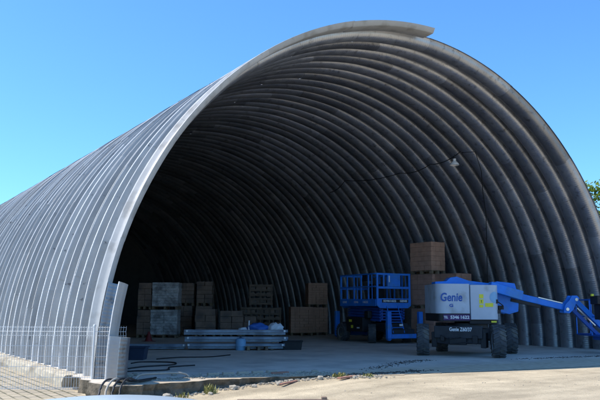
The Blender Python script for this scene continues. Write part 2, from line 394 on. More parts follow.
# end wall
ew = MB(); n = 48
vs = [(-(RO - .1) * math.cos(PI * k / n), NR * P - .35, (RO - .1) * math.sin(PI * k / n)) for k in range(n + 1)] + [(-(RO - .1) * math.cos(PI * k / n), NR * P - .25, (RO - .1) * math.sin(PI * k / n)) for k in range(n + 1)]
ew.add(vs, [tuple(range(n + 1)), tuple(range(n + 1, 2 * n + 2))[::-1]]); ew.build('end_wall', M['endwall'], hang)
# foundation kerbs
def kerb(x0, x1, y0, y1, sgn):
    k = MB(); rows = []; n = int((y1 - y0) / .22); rr = random.Random(3)
    for i in range(n + 1):
        y = y0 + (y1 - y0) * i / n; j = rr.uniform(-.06, .05); h = rr.uniform(-.05, .005); j2 = rr.uniform(-.05, .05)
        xo, xi = (x0, x1)
        rows.append([(xo + j2, y, -.42), (xo + j, y, -.15), (xo + .03 * sgn + j, y, -.03 + h), (xo + .07 * sgn + j * .6, y, -.004 + h * .4), (xi, y, -.004), (xi, y, -.42)])
    o = len(k.v)
    for r in rows: k.v += r
    for i in range(n):
        for q in range(5): a = i * 6 + q; k.f.append((a, a + 1, a + 7, a + 6))
    k.f.append(tuple(range(6))); k.f.append(tuple(n * 6 + q for q in range(6)))
    return k
kerb(-9.50, -8.7, 1.1, 41.1, 1).build('foundation_kerb', M['plinth'], hang)
kerb(9.45, 9.1, .6, 41.1, -1).build('foundation_kerb', M['plinth'], hang, smooth=50)

# ------------------------------------------------------------------ hanging lamp and cables
def sag(p0, p1, s, n=10):
    p0, p1 = Vector(p0), Vector(p1); return [p0.lerp(p1, k / n) - Vector((0, 0, s * 4 * (k / n) * (1 - k / n))) for k in range(n + 1)]
cp = [(5.6, 13.04, 6.72), (5.24, 11.36, 7.0), (5.47, 7.88, 6.83), (5.40, 6.04, 6.88), (5.2, 4.23, 7.03)]
tag(MB().tube(sum([sag(a, b, .12, 6)[:-1] for a, b in zip(cp, cp[1:])], []) + [Vector(cp[-1])], .016, 6).build('power_cable', M['cable'], smooth=60), 'black cable sagging along the vault between its ribs up to the lamp', 'cable')
dp = [(5.25, 4.2, 7.0), (5.33, 3.63, 6.94), (6.0, 4.0, 6.38), (6.62, 4.53, 5.72), (7.2, 4.95, 5.0), (7.6, 5.32, 4.34), (8.1, 5.8, 3.2), (8.4, 6.1, 2.3)]
tag(MB().tube(dp, .014, 6).build('drop_cable', M['cable'], smooth=60), 'thin black cable running down the right wall from the lamp', 'cable')
lp = thing('hanging_lamp', 'white bell shaped industrial lamp hanging from the vault', 'lamp', (4.98, 4.32, 6.52)); lp.scale = (.72, .72, .72)
sh = MB().lathe([(.06, .34), (.075, .33), (.08, .22), (.11, .19), (.20, .10), (.235, 0), (.222, 0), (.19, .09), (.10, .175), (.06, .21)], 24).build('lamp_shade', M['lampwhite'], lp, smooth=40)
MB().lathe([(0, .46), (.045, .45), (.055, .34), (.055, .33)], 16).build('socket_cap', M['black'], lp, smooth=40)
MB().lathe([(0, .02), (.04, .035), (.055, .08), (.035, .15), (.03, .19)], 16).build('bulb', M['white'], lp, smooth=60)
MB().tube([(0, 0, .45), (.02, .01, .58)], .012, 6).build('hanger', M['cable'], lp)

# ------------------------------------------------------------------ wheels
def wheel(parent, loc, rz, r, w, name='wheel'):
    """axle along local x before rz"""
    e = bpy.data.objects.new(name, None); COL.objects.link(e); e.parent = parent; e.location = loc; e.rotation_euler = (0, 0, rz); e.empty_display_size = .1
    mx = Matrix.Rotation(PI / 2, 4, 'Y')
    h = w / 2; t = MB()
    t.lathe([(r * .56, -h * .8), (r * .62, -h * .95), (r * .80, -h), (r * .92, -h * .92), (r * .955, -h * .7), (r * .965, 0), (r * .955, h * .7), (r * .92, h * .92), (r * .80, h), (r * .62, h * .95), (r * .56, h * .8)], 40, mx)
    nl = 20
    for k in range(nl):           # chevron lugs
        for sd in (-1, 1):
            a = 2 * PI * (k + (.25 if sd > 0 else -.25)) / nl
            rot = Matrix.Rotation(a, 4, 'X')
            b0 = rot @ Vector((sd * w * .02, 0, r * .975)); a2 = a + .20
            b1 = Matrix.Rotation(a2, 4, 'X') @ Vector((sd * w * .49, 0, r * .955))
            up = (b0 + b1).normalized(); up.x = 0
            t.bar(b0, b1, r * .10, r * .085, up)
    t.build('tyre', M['rubber'], e, smooth=35)
    rm = MB().lathe([(0, -h * .55), (r * .2, -h * .55), (r * .3, -h * .45), (r * .5, -h * .5), (r * .56, -h * .85), (r * .58, -h * .8), (r * .58, h * .8), (r * .56, h * .85), (r * .5, h * .5), (r * .3, h * .45), (r * .2, h * .55), (0, h * .55)], 28, mx)
    for k in range(8):
        a = 2 * PI * k / 8
        for sd in (-1, 1):
            c = Vector((sd * h * .5, r * .38 * math.cos(a), r * .38 * math.sin(a))); rm.tube([c - Vector((.02, 0, 0)), c + Vector((.02, 0, 0))], r * .035, 6)
    rm.build('rim', M['grey'], e, smooth=40)
    return e

# ------------------------------------------------------------------ boom lift
def boom_lift():
    T = thing('boom_lift', 'blue and grey articulated boom lift on big treaded tyres by the right wall', 'boom lift', (2.90, 1.88, 0), 0)
    ch = R_(32)                                        # heading of the chassis (away from the entrance)
    cx = Matrix.Rotation(ch - PI / 2, 4, 'Z')          # chassis frame: x right, y forward
    def cpt(x, y, z): return tuple(cx @ Vector((x, y, z)))
    for x, y in ((-1.11, -1.08), (1.11, -1.08), (-1.09, 1.1), (1.09, 1.1)):
        wheel(T, cpt(x, y, .465), ch - PI / 2 + R_(17), .465, .36)
    c = MB()
    c.add([], []);
    def cb(m, ce, d): m.box(cpt(*ce), d, ch - PI / 2)
    cb(c, (0, 0, .62), (1.05, 2.3, .34)); cb(c, (0, -1.08, .50), (1.5, .26, .26)); cb(c, (0, 1.1, .50), (1.5, .26, .26)); cb(c, (0, -1.24, .70), (1.42, .12, .36))
    c.build('chassis', M['darksteel'], T, .025)
    ax = MB()
    for x in (-.72, .72): cb(ax, (x, -1.08, .48), (.16, .34, .44)); cb(ax, (x, 1.1, .48), (.16, .34, .44))
    cb(ax, (0, -1.31, .44), (.5, .1, .2)); cb(ax, (-.45, -1.32, .52), (.12, .06, .16)); cb(ax, (.5, -1.32, .5), (.16, .06, .22))
    ax.build('axle_hub', M['black'], T, .02, split=True)
    h = MB(); h.tube([cpt(-.6, -1.33, .40), cpt(-.2, -1.36, .36), cpt(.2, -1.36, .42), cpt(.55, -1.33, .38)], .018, 6); h.tube([cpt(-.5, -1.33, .62), cpt(-.25, -1.37, .50), cpt(.1, -1.36, .56)], .015, 6)
    h.build('hydraulic_hose', M['hose_b'], T, smooth=60, split=True)
    lettering('chassis_lettering', 'Genie Z60/37', .15, M['white'], T, cpt(.08, -1.304, .78), (PI / 2, 0, ch - PI / 2), .004, .66)
    tt = MB().lathe([(.55, .80), (.62, .80), (.62, .95), (.55, .95)], 32).build('turntable_ring', M['darksteel'], T, .01)
    # upper works: x along the boom, y away from the camera
    ba = math.atan2(-.50, .866); U = Matrix.Rotation(ba, 4, 'Z')
    up = bpy.data.objects.new('upper_works', None)
    def upt(x, y, z): return tuple(U @ Vector((x - .03, y + .13, z)))
    class UB(MB):
        def build(s, *a, **k):
            s.v = [tuple(U @ (Vector(v) + Vector((-.03, .13, 0)))) for v in s.v]; return MB.build(s, *a, **k)
    X0, XS, X1, Y0, Y1 = -1.09, -.09, .83, -.92, .95
    def plan(x0, x1, y0, y1, rl, rr, n=6):
        o = []
        for cx_, cy_, a0, r in ((x0 + rl, y0 + rl, PI, rl), (x1 - rr, y0 + rr, 1.5 * PI, rr), (x1 - rr, y1 - rr, 0, rr), (x0 + rl, y1 - rl, .5 * PI, rl)):
            o += [(cx_ + r * math.cos(a0 + PI / 2 * k / n), cy_ + r * math.sin(a0 + PI / 2 * k / n)) for k in range(n + 1)]
        return o
    b = UB(); b.slabz(plan(X0, XS - .012, Y0, Y1, .28, .012), 1.235, 2.12); cov = b.build('engine_cover', M['grey'], T, .11, seg=4)
    b = UB(); b.slabz(plan(XS + .012, X1, Y0 - .02, Y1, .012, .34), 1.06, 2.09); cw = b.build('counterweight', M['grey'], T, .10, seg=4)
    b = UB(); b.slabz(plan(X0 + .04, XS - .02, Y0 + .012, Y1 - .03, .12, .03), 1.0, 1.232); b.slabz(plan(XS - .015, X1 - .05, Y0 + .05, Y1 - .04, .03, .25), .93, 1.056); b.build('lower_skirt', M['black'], T, .015, split=True)
    b = UB(); b.box((-.50, Y0 + .006, 1.125), (.80, .016, .17)); b.build('decal_strip', M['violet'], T)
    yf = Y0 - .003
    lettering('logo_lettering', 'Genie', .34, M['logo'], cov, upt(-.66, yf, 1.71), (PI / 2, 0, ba), .009, .66, .1)
    lettering('logo_swirl', 'G', .12, M['logo'], cov, upt(-.66, yf, 1.47), (PI / 2, 0, ba), .006, .12)
    lettering('phone_lettering', 'TEL', .10, M['white'], T, upt(-.83, Y0 - .005, 1.125), (PI / 2, 0, ba), .002, .13)
    for w_, x_ in (('5346', -.565), ('1622', -.265)): lettering('phone_lettering', w_, .125, M['white'], T, upt(x_, Y0 - .005, 1.125), (PI / 2, 0, ba), .004, .26)
    # yellow stickers
    b = UB()
    for x0, z0, w, hh in ((.18, 1.69, .13, .12), (.18, 1.53, .13, .13), (.18, 1.42, .12, .08), (.36, 1.44, .24, .11)): b.box((x0 + w / 2, Y0 - .024, z0 + hh / 2), (w, .006, hh))
    b.build('warning_sticker', M['yellow'], cw, split=True)
    lettering('sticker_lettering', '!', .10, M['black'], cw, upt(.245, Y0 - .029, 1.595), (PI / 2, 0, ba), .004)
    # round swirl badge wrapped on the right shoulder
    rr = .34; bx, by = X1 - rr, Y0 - .02 + rr
    bd = MB(); vs = []; fs = []; n = 14
    for i in range(n + 1):
        for j in range(n + 1):
            u_, v_ = -1 + 2 * i / n, -1 + 2 * j / n
            k = max(abs(u_), abs(v_)) / (math.hypot(u_, v_) + 1e-9)
            u_, v_ = u_ * k, v_ * k
            a = 1.5 * PI + R_(30) + u_ * .17 / rr
            p = (bx + (rr + .004) * math.cos(a), by + (rr + .004) * math.sin(a), 1.72 + v_ * .17); vs.append(upt(*p))
    for i in range(n):
        for j in range(n): q = i * (n + 1) + j; fs.append((q, q + n + 1, q + n + 2, q + 1))
    bd.add(vs, fs); bd.build('round_badge', M['drum'], cw, smooth=60)
    b = UB(); b.box((.62, Y0 + .02, 1.0), (.16, .02, .05)); b.build('marker_light', M['yellow'], T)
    # boom, riser arms and their pivots
    b = UB(); b.prism([(-.98, 2.11), (-.98, 2.20), (-.62, 2.22), (-.50, 2.33), (-.30, 2.36), (-.12, 2.30), (.06, 2.24), (.95, 2.13), (.95, 2.10)], -.28, .20); b.build('boom_cradle', M['blue'], T, .015)
    rz_ = [(.60, 1.62), (.95, 1.30), (1.30, 1.22), (1.58, 1.30), (1.62, 1.72), (1.50, 2.16), (.95, 2.22), (.60, 2.12)]
    b = UB(); b.prism(rz_, -.30, -.24); b.prism(rz_, .20, .26); b.build('turret_plate', M['blue'], T, .012, split=True)
    b = UB(); b.box((1.2, -.02, 1.40), (.5, .43, .08)); b.box((1.18, -.02, 2.10), (.6, .43, .05)); b.box((1.52, -.02, 1.75), (.05, .43, .5)); b.build('turret_brace', M['blue'], T, .01, split=True)
    b = UB(); b.bar((.60, -.62, 2.06), (1.62, -.50, 1.78), .22, .28); b.build('lower_boom', M['blue'], T, .02)
    b = UB()
    for x, y, z in ((.70, -.78, 1.60), (.92, -.62, 1.42), (.80, -.70, 1.30)): b.box((x, y, z), (.16, .16, .12))
    b.tube([(.75, -.8, 1.62), (.95, -.78, 1.48), (.85, -.74, 1.30), (.7, -.7, 1.15)], .02, 6); b.build('valve_block', M['black'], T, .01)
    b = UB(); b.bar((1.45, -.20, 1.80), (3.22, .0, 1.42), .19, .20); bm_ = b.build('main_boom', M['blue'], T, .018)
    b = UB(); b.bar((1.35, -.30, 1.66), (2.3, -.22, 1.46), .10, .10); b.build('hose_carrier', M['black'], T, .01)
    b = UB(); b.bar((2.25, -.21, 1.74), (3.05, -.115, 1.565), .03, .035); b.build('bright_cylinder', M['chrome'], T, .006)
    b = UB()
    kn = [(x_ + .12, z_) for x_, z_ in [(2.92, 1.28), (3.10, 1.25), (3.24, 1.38), (3.34, 1.60), (3.44, 1.72), (3.36, 1.80), (3.20, 1.80), (3.12, 1.66), (2.98, 1.52)]]
    b.prism(kn, -.22, -.13); b.prism(kn, .08, .17); b.build('knuckle_plate', M['blue'], T, .01, split=True)
    b = UB(); b.tube([(3.15, -.26, 1.38), (3.15, .2, 1.38)], .05, 14); b.tube([(3.45, -.26, 1.68), (3.45, .2, 1.68)], .05, 14); b.build('pivot_pin', M['chrome'], T, smooth=40, split=True)
    b = UB(); b.bar((3.42, -.02, 1.72), (4.45, -.02, .70), .14, .15); b.build('jib_arm', M['blue'], T, .012)
    b = UB(); b.bar((3.24, -.02, 1.52), (4.30, -.02, .46), .12, .11); b.build('jib_arm', M['darkblue'], T, .012)
    b = UB(); b.bar((3.5, -.13, 1.42), (4.05, -.13, .88), .04, .04); b.build('jib_cylinder', M['chrome'], T, .005)
    # platform basket
    bk = MB(); bx0, bx1, by0, by1, z0, z1 = 3.85, 4.75, -1.05, 1.10, .58, 1.72
    bk = UB(); bk.box(((bx0 + bx1) / 2 + .15, 0.02, z0), (bx1 - bx0, by1 - by0, .06)); bk.box((4.25, 0, .50), (.25, .5, .12)); bk.build('platform_floor', M['darkblue'], T, .008)
    rl = UB(); q0, q1 = bx0 + .15, bx1 + .15
    for z in (1.15, 1.68):
        rl.tube([(q0, by0, z), (q1, by0, z), (q1, by1, z), (q0, by1, z), (q0, by0, z)], .022, 8)
    for x, y in ((q0, by0), (q1, by0), (q1, by1), (q0, by1), (q1, 0), (q0, 0), ((q0 + q1) / 2, by0), ((q0 + q1) / 2, by1)): rl.tube([(x, y, z0), (x, y, 1.68)], .02, 8)
    rl.build('guard_rail', M['blue'], T, smooth=60)
    b = UB(); b.box((4.02, -.72, 1.66), (.50, .5, .26)); b.box((4.06, -.66, 1.30), (.34, .42, .46)); con = b.build('control_console', M['black'], T, .02)
    lettering('console_lettering', 'GENIE', .12, M['white'], con, upt(4.02, -.974, 1.70), (PI / 2, 0, ba), .003, .34)
    b = UB(); b.box((3.74, -.70, 1.81), (.08, .08, .07)); b.build('beacon', M['yellow'], T, .01)
    return T
boom_lift()

# ------------------------------------------------------------------ scissor lift
def scissor_lift():
    T = thing('scissor_lift', 'bright blue scissor lift with caged platform lowered, behind the boom lift', 'scissor lift', (4.66, 8.52, 0), R_(-5))
    W, Ln = 1.66, 2.75; zf0, zf1, zt, zm = 1.46, 1.74, 2.78, 2.24
    dk = MB(); dk.box((W / 2, Ln / 2, (zf0 + zf1) / 2 + .06), (W, Ln, .16)); dk.build('platform_deck', M['darkblue'], T, .01)
    s_ = MB(); s_.box((-.012, Ln / 2, (zf0 + zf1) / 2), (.03, Ln, zf1 - zf0)); s_.box((W + .012, Ln / 2, (zf0 + zf1) / 2), (.03, Ln, zf1 - zf0)); sk = s_.build('toe_board', M['blue'], T, .006, split=True)
    for txt, y, w in (('GENIE', 2.35, .34), ('5346', 1.45, .34), ('1622', .75, .38)): lettering('side_lettering', txt, .12, M['white'], sk, (-.031, y, 1.62), (PI / 2, 0, -PI / 2), .003, w)
    # end gate facing out
    def gate(y, face):
        b = MB(); t = .05
        outer = [(0.10, zf0 - .10), (W - .10, zf0 - .10), (W, zf0 + .02), (W, zt), (0, zt), (0, zf0 + .02)]
        b.box((.045, y, (zf0 + zt) / 2 + .05), (.09, t, zt - zf0 - .1)); b.box((W - .045, y, (zf0 + zt) / 2 + .05), (.09, t, zt - zf0 - .1))
        b.box((W / 2, y, zt - .04), (W - .182, t - .01, .08)); b.box((W / 2, y, 2.20), (W - .182, t - .01, .09))
        b.prism([(.14, zf0 - .08), (W - .14, zf0 - .08), (W - .001, zf0 + .03), (W - .001, zf1 + .03), (.001, zf1 + .03), (.001, zf0 + .03)], y - .04, y + .02)
        b.box((.36, y, 2.5), (.07, t - .012, .5))
        return b
    gt = gate(-.02, 1); gt.box((.85, -.02, 2.49), (.62, .03, .48)); g_ = gt.build('end_gate', M['blue'], T, .008)
    gate(Ln + .02, -1).build('end_gate', M['blue'], T, .008)
    p = MB(); p.box((W / 2 + .05, -.064, 1.665), (1.28, .006, .13)); pl = p.build('number_plate', M['black'], T)
    lettering('plate_lettering', '53461622', .11, M['white'], pl, (W / 2 - .22, -.069, 1.665), (PI / 2, 0, 0), .004, .62)
    lettering('plate_lettering', 'GENIE', .11, M['white'], pl, (W / 2 + .45, -.069, 1.665), (PI / 2, 0, 0), .004, .36)
    b = MB(); b.box((.62, -.037, 2.55), (.05, .004, .26)); b.build('gate_sticker', M['white'], g_)
    for x in (0, W):
        b = MB()
        for y in [k * Ln / 5 for k in range(1, 5)]: b.box((x, y, (zf1 + zt) / 2), (.055, .055, zt - zf1))
        b.bar((x, .03, zt - .03), (x, Ln - .03, zt - .03), .05, .055); b.bar((x, .03, zm), (x, Ln - .03, zm), .045, .05)
        for y in (.28, 1.38, 2.2): b.bar((x, y, zf1), (x, y + .02, zt), .03, .04)
        b.build('side_rail', M['blue'], T, .006)
    b = MB(); b.box((.25, 1.0, 2.62), (.30, .34, .26)); b.box((1.25, 1.9, 2.1), (.5, .5, .6)); b.build('control_box', M['black'], T, .02, split=True)
    # scissor stack
    b = MB()
    for k in range(5):
        z = .92 + k * .115
        for x in (.30, W - .30):
            b.bar((x, .15, z - .03), (x, Ln - .2, z + .05), .07, .085); b.bar((x + .09, .15, z + .05), (x + .09, Ln - .2, z - .03), .07, .085)
        b.box((W / 2, .16, z), (W - .6, .06, .06))
    b.build('scissor_arms', M['darkblue'], T, .006)
    b = MB(); b.box((W / 2, Ln / 2 + .05, .62), (W - .55, Ln + .5, .34)); b.box((W / 2, -.38, .46), (W - .3, .2, .2)); b.build('chassis', M['darksteel'], T, .02)
    b = MB(); b.box((.10, 1.45, .72), (.45, 1.25, .58)); b.box((W - .10, 1.45, .72), (.45, 1.25, .58)); b.box((.1, .75, 1.12), (.2, .3, .3)); bx_ = b.build('machinery_box', M['black'], T, .03, split=True)
    b = MB(); b.box((-.128, 1.75, .86), (.006, .22, .10)); b.box((-.128, 1.62, .62), (.006, .16, .12)); b.build('warning_sticker', M['yellow'], bx_, split=True)
    b = MB(); b.box((-.128, 1.15, .58), (.006, .2, .05)); b.build('data_plate', M['white'], bx_)
    for x, y in ((-.02, .30), (W + .02, .30), (-.02, 2.5), (W + .02, 2.5)): wheel(T, (x, y, .37), R_(-30) if y < 1 else 0, .37, .30)
    # outrigger frames at both ends
    for y in (-.62, Ln + .55):
        b = MB(); s = -1 if y < 0 else 1
        b.box((.16, y, .72), (.20, .16, 1.06)); b.box((W + .02, y, .72), (.20, .16, 1.06)); b.box((W / 2 + .09, y, .29), (W - .35, .14, .18))
        b.add([(.06, y - .08, .19), (.26, y - .08, .19), (.26, y + .08, .19), (.06, y + .08, .19), (.12, y - .05, .12), (.22, y - .05, .12), (.22, y + .05, .12), (.12, y + .05, .12)], [(0, 1, 5, 4), (1, 2, 6, 5), (2, 3, 7, 6), (3, 0, 4, 7), (4, 5, 6, 7)])
        b.build('outrigger_frame', M['blue'], T, .03)
    b = MB()
    for x in (.46, 1.0): b.tube([(x, -.50, .42), (x, -.06, 1.46)], .02, 8)
    for k in range(4): z = .62 + k * .21; y = -.50 + (z - .42) / 1.04 * .44; b.tube([(.46, y, z), (1.0, y, z)], .018, 8)
    b.build('ladder', M['blue'], T, smooth=60)
    b = MB(); b.box((.86, -.47, .72), (.16, .02, .08)); b.build('data_plate', M['white'], T)
scissor_lift()

# ------------------------------------------------------------------ pallets, cartons
def pallet(parent, w, d):
    b = MB()
    for k in range(5): b.box((0, -d / 2 + .06 + k * (d - .12) / 4, .13), (w, .11, .022))
    for x in (-w / 2 + .06, 0, w / 2 - .06):
        b.box((x, 0, .108), (.10, d, .02))
        for y in (-d / 2 + .07, 0, d / 2 - .07): b.box((x, y, .058), (.10, .13, .08))
        b.box((x, 0, .009), (.10, d, .018))
    return b.build('pallet', M['wood'], parent)
def load(label, loc, rz, w, d, h, m, nx, ny, nz, group, name='loaded_pallet', jit=.006, cat='loaded pallet', gap=.006, part='stacked_cartons'):
    t = thing(name, label, cat, loc, R_(rz), group); pallet(t, w, d)
    b = MB(); cw, cd, chh = w / nx, d / ny, (h - .145) / nz; rr = random.Random(hash(label) % 1000 if False else len(label) * 7 + int(loc[1] * 10))
    for k in range(nz):
        for i in range(nx):
            for j in range(ny):
                if 0 < i < nx - 1 and 0 < j < ny - 1 and k < nz - 1: continue
                b.box((-w / 2 + cw * (i + .5) + rr.uniform(-jit, jit), -d / 2 + cd * (j + .5) + rr.uniform(-jit, jit), .145 + chh * (k + .5)), (cw - gap, cd - gap, chh - gap), rr.uniform(-jit, jit))
    b.build(part, m, t); return t
G1 = 'pallets of brown cartons by the right wall'
load('brown carton pallet under the tall stack beside the scissor lift, touching the floor', (7.02, 8.02, 0), 4, .84, 1.22, 1.37, M['carton2'], 3, 3, 6, G1)
load('brown carton pallet second from the floor in the tall stack', (7.01, 8.03, 1.375), 5, .84, 1.22, 1.38, M['carton2'], 3, 3, 6, G1)
load('topmost brown carton pallet standing above all others beside the scissor lift', (6.97, 8.0, 2.76), 3, .80, 1.2, 1.30, M['carton'], 3, 3, 6, G1)
for i, (x, y, a) in enumerate(((7.30, 6.95, 2),)):
    who = 'directly behind the boom lift engine cover'
    load('brown carton pallet on the floor ' + who, (x, y, 0), a, .92, 1.22, 1.37, M['carton2'], 3, 3, 6, G1)
    load('brown carton pallet raised on another one ' + who, (x, y, 1.375), a + 2, .92, 1.22, 1.38, M['carton2'], 3, 3, 6, G1)
# block stacks in the middle of the hangar
G2 = 'pallets of small brown packs deep in the hangar'
load('upper pallet of small brown packs on the double stack left of the scissor lift', (7.52, 17.0, 1.41), -24, 1.0, 1.0, 1.22, M['carton'], 5, 5, 9, G2)
load('lower pallet of small brown packs carrying another one, left of the scissor lift', (7.5, 17.0, 0), -24, 1.05, 1.0, 1.40, M['carton'], 5, 5, 9, G2)
load('pale brown pallet of packs with torn wrapping right of the steel profiles', (6.5, 16.9, 0), -26, 1.12, 1.0, 1.42, M['carton'], 5, 5, 9, G2)
# wrapped pallets, left
G3 = 'pale wrapped pallets in the left of the hangar'
load('upper pale stretch-wrapped pallet of boards on the left stack', (-.55, 17.37, 1.27), -32, 1.20, 1.0, 1.22, M['wrap'], 2, 1, 9, G3, jit=.012, part='wrapped_boards')
load('lower pale stretch-wrapped pallet of boards under another on the left', (-.57, 17.40, 0), -32, 1.22, 1.0, 1.26, M['wrap'], 2, 1, 9, G3, jit=.012, part='wrapped_boards')
G4 = 'dark loads standing at the back of the hangar'
for lab, loc, w, d, h, nz in (
    ('dark upper pallet left of the pale wrapped stack', (-1.32, 17.9, 1.27), .62, 1.0, 1.2, 4),
    ('dark lower pallet left of the pale wrapped stack', (-1.34, 17.9, 0), .62, 1.0, 1.24, 4),
    ('dark brown upper load right behind the pale wrapped stack', (1.55, 19.8, 1.45), .80, 1.0, 1.12, 5),
    ('dark brown lower load right behind the pale wrapped stack', (1.45, 19.8, 0), .85, 1.0, 1.44, 5),
    ('taller dark brown load on the second stack right of the wrapped one', (2.32, 19.3, 1.45), .78, 1.0, 1.2, 5),
    ('low dark brown load under the taller one, right of the wrapped stack', (2.32, 19.3, 0), .82, 1.0, 1.44, 5),
    ('dark grey low load behind the left end of the steel profiles', (1.45, 17.3, 0), .95, 1.0, 1.30, 4),
    ('dark grey low load behind the middle of the steel profiles', (2.45, 16.6, 0), 1.05, 1.0, 1.22, 4),
    ('lowest dark load, behind the blue tarpaulin on the steel profiles', (3.35, 17.0, 0), 1.1, 1.0, .95, 3)):
    load(lab, loc, -32, w, d, h, M['darkload'], 2, 2, nz, G4, jit=.02, gap=.012, part='dark_packs')
def slat_crate(label, loc, rz, w, d, h):
    t = thing('slatted_crate', label, 'crate', loc, R_(rz), 'dark slatted crates at the back'); b = MB()
    for x in (-w / 2, 0, w / 2):
        for y in (-d / 2, d / 2): b.box((x, y, h / 2), (.07, .06, h))
    n = max(3, int(h / .2))
    for k in range(n):
        z = .07 + k * (h - .14) / (n - 1)
        for y in (-d / 2 - .04, d / 2 + .04): b.box((0, y, z), (w + .05, .02, .10))
        for x in (-w / 2 - .045, w / 2 + .045): b.box((x, 0, z), (.02, d, .10))
    b.build('crate_frame', M['crate'], t)
    c = MB()
    rr = random.Random(int(w * 100 + h * 31))
    for i in range(4):
        for k in range(max(2, int(h / .3))): c.box((-w / 2 + w * (i + .5) / 4, 0, .05 + (h - .1) * (k + .5) / max(2, int(h / .3))), (w / 4 - .06, d - .15, .24 * rr.uniform(.6, 1)), rr.uniform(-.05, .05))
    c.build('crate_contents', M['darkload'], t)
slat_crate('dark slatted crate stacked high, spotted with pale bits, in the hangar centre', (4.95, 18.3, 1.50), -28, 1.1, 1.0, 1.05)
slat_crate('dark crate with a pale front edge under the high crate', (4.4, 18.3, 0), -28, .95, 1.0, 1.40)
slat_crate('dark brown crate left of the pale brown packs', (5.35, 18.1, 0), -28, 1.10, 1.0, 1.38)

# ------------------------------------------------------------------ steel profiles
def cprof(b, p0, p1, h=.16, w=.07, t=.008):  # channel section
    p0, p1 = Vector(p0), Vector(p1); d = (p1 - p0).normalized(); sd = d.cross(Vector((0, 0, 1))).normalized(); z = Vector((0, 0, 1))
    b.bar(p0 - sd * (w / 2 - t / 2), p1 - sd * (w / 2 - t / 2), t, h - 2 * t)
    for s in (-1, 1):
        o = z * (s * (h / 2 - t / 2)); b.bar(p0 + o, p1 + o, w, t)
ang = math.atan2(-1.46, 2.82)
G5 = 'grey blue steel profiles lying in a pile'
pr_ = []
rr = random.Random(5)
SL = 3.28
def steel(label, c, length, layer, nrow, ang_, row0=0):
    t = thing('steel_profile_bundle', label, 'steel profiles', c, ang_, G5); b = MB()
    for r in range(nrow): dx = rr.uniform(-.06, .06); hh, zz = (.075, .15) if r == 0 else (.15, .10); cprof(b, (-length / 2 + dx, -.2 + r * .115 + (.04 if r else 0), zz), (length / 2 + dx, -.2 + r * .115 + (.04 if r else 0), zz), hh, .10, .014)
    b.build('channel', M['steel'], t)
    e = MB()
    for x in (-length / 2 + .06, length / 2 - .06): e.box((x, -.268, .15), (.06, .02, .06))
    e.build('end_bracket', M['white'], t, split=True)
    s = MB()
    for x in (-length * .35, .1, length * .37): s.box((x, 0.02, .012), (.09, .56, .022))
    s.build('spacer', M['wood'], t, split=True)
    return t
steel('bottom bundle of steel profiles on the floor behind the light blue drum', (-2.27, 7.26, 0.02), SL - .1, 0, 5, ang)
steel('second bundle of steel profiles from the floor', (-2.24, 7.27, .245), SL, 1, 5, ang)
steel('top bundle of steel profiles with a tarpaulin and sack on it', (-2.28, 7.25, .47), SL + .02, 2, 5, ang)
steel('low bundle of steel profiles on the floor left of the high pile', (-4.75, 8.75, 0), 2.5, 0, 4, ang)
# things lying on the pile
tc_, ts_ = math.cos(ang), math.sin(ang)
def pile(x, y, z): return (-2.28 + tc_ * x - ts_ * y, 7.25 + ts_ * x + tc_ * y, z)
ZP = .47 + .187
def lump(name, label, cat, m, loc, dx, dy, dz, seed, rz=0):
    bm = bmesh.new(); bmesh.ops.create_icosphere(bm, subdivisions=3, radius=1); r = random.Random(seed)
    ph = [(r.uniform(2, 9), r.uniform(0, 6), r.uniform(2, 9), r.uniform(0, 6)) for _ in range(4)]
    for v in bm.verts:
        k = r.uniform(.94, 1.06) + sum(.11 * math.sin(v.co.x * a + b_) * math.sin(v.co.y * c_ + d_ + v.co.z * 2) for a, b_, c_, d_ in ph)
        v.co *= k; z = v.co.z
        v.co = Vector((v.co.x * dx, v.co.y * dy, max(0, z + .25) * dz))
    me = bpy.data.meshes.new(name); bm.to_mesh(me); bm.free(); me.materials.append(m); me.polygons.foreach_set('use_smooth', [True] * len(me.polygons))
    o = bpy.data.objects.new(name, me); COL.objects.link(o); at_z(o, loc, rz); return tag(o, label, cat)
lump('tarpaulin', 'crumpled blue tarpaulin on top of the steel profiles', 'tarpaulin', M['tarp'], pile(.72, .0, ZP), .34, .2, .17, 4, ang)
lump('sack', 'white domed sack at the right end of the steel pile', 'sack', M['sack'], pile(1.3, .0, ZP), .26, .19, .17, 5, ang)
lump('plastic_bag', 'small crumpled white bag beside the upright rod on the steel pile', 'bag', M['sack'], pile(.25, .05, ZP), .16, .12, .06, 6, ang)
rod = MB().tube([(0, 0, 0), (.006, 0, .30)], .022, 10).build('white_rod', M['white'], smooth=50); at_z(rod, pile(.42, -.1, ZP)); tag(rod, 'short white rod standing upright on the steel pile', 'rod')

# drum, pallet scraps, bins
dr = thing('plastic_drum', 'small light blue drum in front of the steel pile', 'drum', (-2.22, 7.02, 0.0))
MB().lathe([(0, 0), (.15, 0), (.17, .03), (.17, .12), (.178, .14), (.17, .16), (.17, .30), (.15, .36), (.09, .39), (0, .39)], 24).build('drum_body', M['drum'], dr, smooth=40)
MB().lathe([(0, .44), (.045, .44), (.05, .39), (.05, .385)], 14).build('drum_cap', M['tub'], dr, smooth=40)
sp = thing('broken_pallet', 'low broken wooden pallet right of the light blue drum', 'pallet', (-1.72, 6.86, 0), ang + .1)
b = MB()
for y, l in ((-.25, .85), (-.05, .6), (.15, .75)): b.box((0, y, .13), (l, .10, .02), random.uniform(-.06, .06))
b.build('deck_board', M['wood'], sp, split=True)
b = MB()
for x in (-.3, .05, .3): b.box((x, -.05, .06), (.09, .5, .11))
b.build('bearer', M['wood'], sp, split=True)
